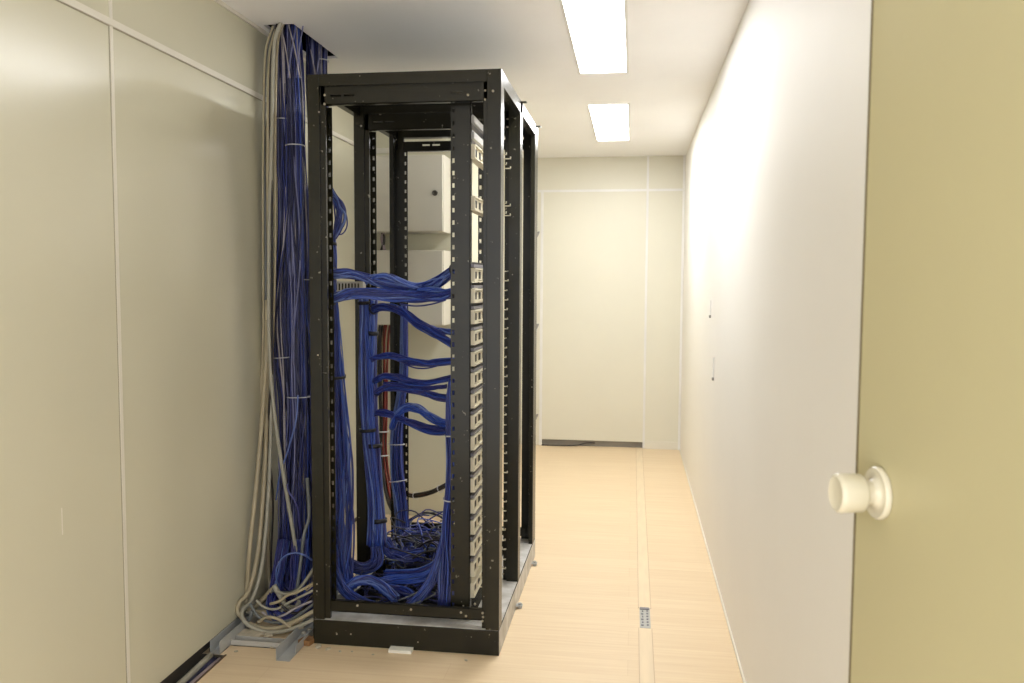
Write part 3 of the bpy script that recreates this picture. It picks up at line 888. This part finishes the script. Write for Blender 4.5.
# on the mid left post
V([(363, 288, 3.40), (364, 315, 3.41), (365, 345, 3.41), (366, 395, 3.41), (370, 450, 3.41), (375, 505, 3.41), (376, 545, 3.40)], 42, [0.016, 0.018, 0.024, 0.03, 0.028, 0.03, 0.036], 'thick blue bundle tied to the middle left post, left half', ties=(0.1, 0.62), tie_w=0.014)
V([(374, 300, 3.41), (373, 330, 3.42), (372, 370, 3.42), (373, 420, 3.42), (375, 460, 3.42), (378, 510, 3.42), (380, 545, 3.40)], 34, [0.014, 0.016, 0.022, 0.026, 0.026, 0.03], 'thick blue bundle tied to the middle left post, right half', ties=(0.2, 0.62, 0.88), tie_w=0.018)
# on the rear left post
V([(404, 305, 3.98), (404, 340, 3.98), (404, 375, 3.98), (401, 400, 3.98), (397, 430, 3.98), (397, 470, 3.96), (400, 500, 3.94), (403, 530, 3.9), (408, 548, 3.85)], 34, [0.014, 0.018, 0.022, 0.03, 0.034, 0.034, 0.042], 'blue bundle hanging down the rear left post', ties=(0.55, 0.68), tie_mat=m_wtie, tie_w=0.004)
# beside the right rail
V([(452, 380, 3.14), (450, 400, 3.14), (450, 430, 3.14), (451, 460, 3.14), (450, 490, 3.14), (448, 515, 3.15), (447, 545, 3.15), (446, 575, 3.13), (446, 606, 3.10)], 36, [0.012, 0.014, 0.015, 0.016, 0.018, 0.024, 0.028, 0.03], 'blue bundle hanging down against the right mounting rail', ties=(0.29, 0.56), tie_mat=m_wtie, tie_w=0.005)
# bases: bundles running over the bottom of the rack
PG = 'blue bundles lying in the bottom of the rack'


def F(pts, n, R, txt, mats=BLUES, steps=30, **kw):
    return bundle('blue_cable_bundle', [at(x, y, Y) for x, y, Y in pts], n, R, 0.0036, mats, txt, 'cable bundle', PG, steps, **kw)


F([(450, 500, 3.18), (444, 540, 3.17), (436, 570, 3.14), (424, 592, 3.11), (408, 608, 3.09)], 24, [0.014, 0.018, 0.02, 0.022], 'blue bundle sweeping down left from the right rail to the front bar')
F([(448, 520, 3.22), (443, 552, 3.22), (432, 572, 3.22), (414, 579, 3.22), (394, 580, 3.24), (374, 585, 3.22)], 20, [0.014, 0.016, 0.018, 0.02], 'bright blue bundle curving low across the middle of the rack floor', mats=[B1, B1, B4, B2])
F([(444, 545, 3.28), (436, 562, 3.28), (420, 571, 3.28), (400, 573, 3.3), (385, 573, 3.32)], 14, [0.010, 0.013, 0.014], 'slimmer blue bundle curving just behind the bright one', mats=[B1, B4, B3])
F([(333, 545, 3.18), (336, 570, 3.16), (343, 588, 3.14), (354, 599, 3.12), (368, 605, 3.11), (384, 607, 3.10)], 26, [0.016, 0.02, 0.022, 0.02], 'blue bundle curving from the front left post along the front bar')
F([(345, 590, 3.16), (358, 581, 3.17), (372, 581, 3.18), (384, 588, 3.16), (396, 600, 3.12)], 22, [0.016, 0.018, 0.02, 0.02], 'blue bundle humped in the front middle of the rack floor', mats=[B1, B3, B4, B2])
F([(380, 590, 3.2), (396, 589, 3.19), (410, 594, 3.16), (416, 606, 3.1)], 16, [0.016, 0.018, 0.018], 'blue bundle turning down to the front bar right of the hump', mats=DEEP)
F([(376, 540, 3.42), (378, 556, 3.40), (372, 566, 3.38), (358, 568, 3.36), (343, 560, 3.34)], 26, [0.03, 0.026, 0.024], 'dark blue bundle bending left below the middle left post', mats=DEEP)
F([(384, 540, 3.44), (392, 552, 3.44), (408, 556, 3.44), (424, 552, 3.46)], 24, [0.03, 0.026, 0.024], 'dark blue bundle bending right below the middle left post', mats=DEEP)
F([(408, 545, 3.85), (410, 556, 3.8), (400, 560, 3.7), (388, 558, 3.65)], 22, [0.04, 0.03, 0.026], 'dark blue bundle spreading below the rear left post', mats=DEEP)

# the tangle of single cables on the rack floor
LG = 'single cables tangled on the rack floor'
cols = [B1, B2, B2, B3, B3, B4, m_blackcable, m_blackcable, G3, T2]
for k in range(95):
    cx, cy = rng.uniform(-1.02, -0.72), rng.uniform(3.5, 3.95)
    a = rng.uniform(0.06, 0.2)
    b = rng.uniform(0.05, 0.16)
    ph = rng.uniform(0, 6.28)
    turn = rng.uniform(2.0, 5.0)
    z0 = 0.09 + 0.15 * rng.uniform(0, 1) * (1 - 0.5 * abs(cy - 3.5))
    hz = rng.uniform(0.01, 0.06)
    pts = []
    for q in range(7):
        t = ph + turn * q / 6
        pts.append((min(-0.68, max(-1.10, cx + a * math.cos(t) * (1 + 0.2 * math.sin(3 * t)))), min(4.0, max(3.38, cy + b * math.sin(t))), z0 + hz * math.sin(1.7 * t + k)))
    m = cols[rng.randint(len(cols))]
    cn = 'grey' if m is G3 else 'black' if m is m_blackcable else 'blue'
    cable(f'{cn}_cable', pts, 0.0034, m, f'loose {cn} cable tangled among others on the rack floor', 'cable', f'loose {cn} cables on the rack floor', 24, 6)
for k in range(45):
    cx, cy = rng.uniform(-1.04, -0.74), rng.uniform(3.16, 3.48)
    a, b, ph, turn = rng.uniform(0.06, 0.18), rng.uniform(0.05, 0.14), rng.uniform(0, 6.28), rng.uniform(1.6, 4.0)
    z0 = rng.uniform(0.06, 0.16)
    pts = []
    for q in range(7):
        t = ph + turn * q / 6
        pts.append((min(-0.70, max(-1.09, cx + a * math.cos(t))), min(3.6, max(3.07, cy + b * math.sin(t))), z0 + 0.02 * math.sin(1.7 * t + k)))
    m, cn = [(B2, 'blue'), (B3, 'blue'), (m_blackcable, 'black'), (T2, 'violet'), (T1, 'blue'), (G3, 'grey')][k % 6 if k % 12 != 5 else 3]
    cable(f'{cn}_cable', pts, 0.0034, m, f'loose {cn} cable lying low between the blue bundles near the rack front', 'cable', f'loose {cn} cables low in the rack front', 24, 6)
WG = 'frayed cables by the left post foot'
for k in range(9):
    x0 = 334 + rng.uniform(0, 3)
    y0 = 522 + k * 5
    cable('blue_cable', [at(x0, y0, 3.2), at(x0 + 5, y0 + 3 + rng.uniform(-2, 2), 3.22), at(x0 + 11, y0 + 12 + rng.uniform(-3, 3), 3.25), at(x0 + 14 + rng.uniform(-3, 3), y0 + 24, 3.27)], 0.003, [B4, B3, B1][k % 3], 'pale blue cable end fanning out beside the front left post foot', 'cable', WG, 16, 6)
for k in range(8):
    y = 530 + k * 3.2
    p0, p1 = 404 + rng.uniform(0, 8), 442 + rng.uniform(-6, 4)
    cable('grey_cable', [at(p0, y + rng.uniform(-3, 3), 3.75), at((p0 + p1) / 2 - 6, y + rng.uniform(-4, 4), 3.72), at((p0 + p1) / 2 + 8, y + rng.uniform(-4, 4), 3.7), at(p1, y + rng.uniform(-4, 4), 3.66)], 0.0036, [G3, B4, G1, m_blackcable][k % 4] if k % 4 != 3 else G3, 'thin pale cable stretched across the rear of the rack floor', 'cable', 'pale cables at the rear of the rack floor', 18, 6)
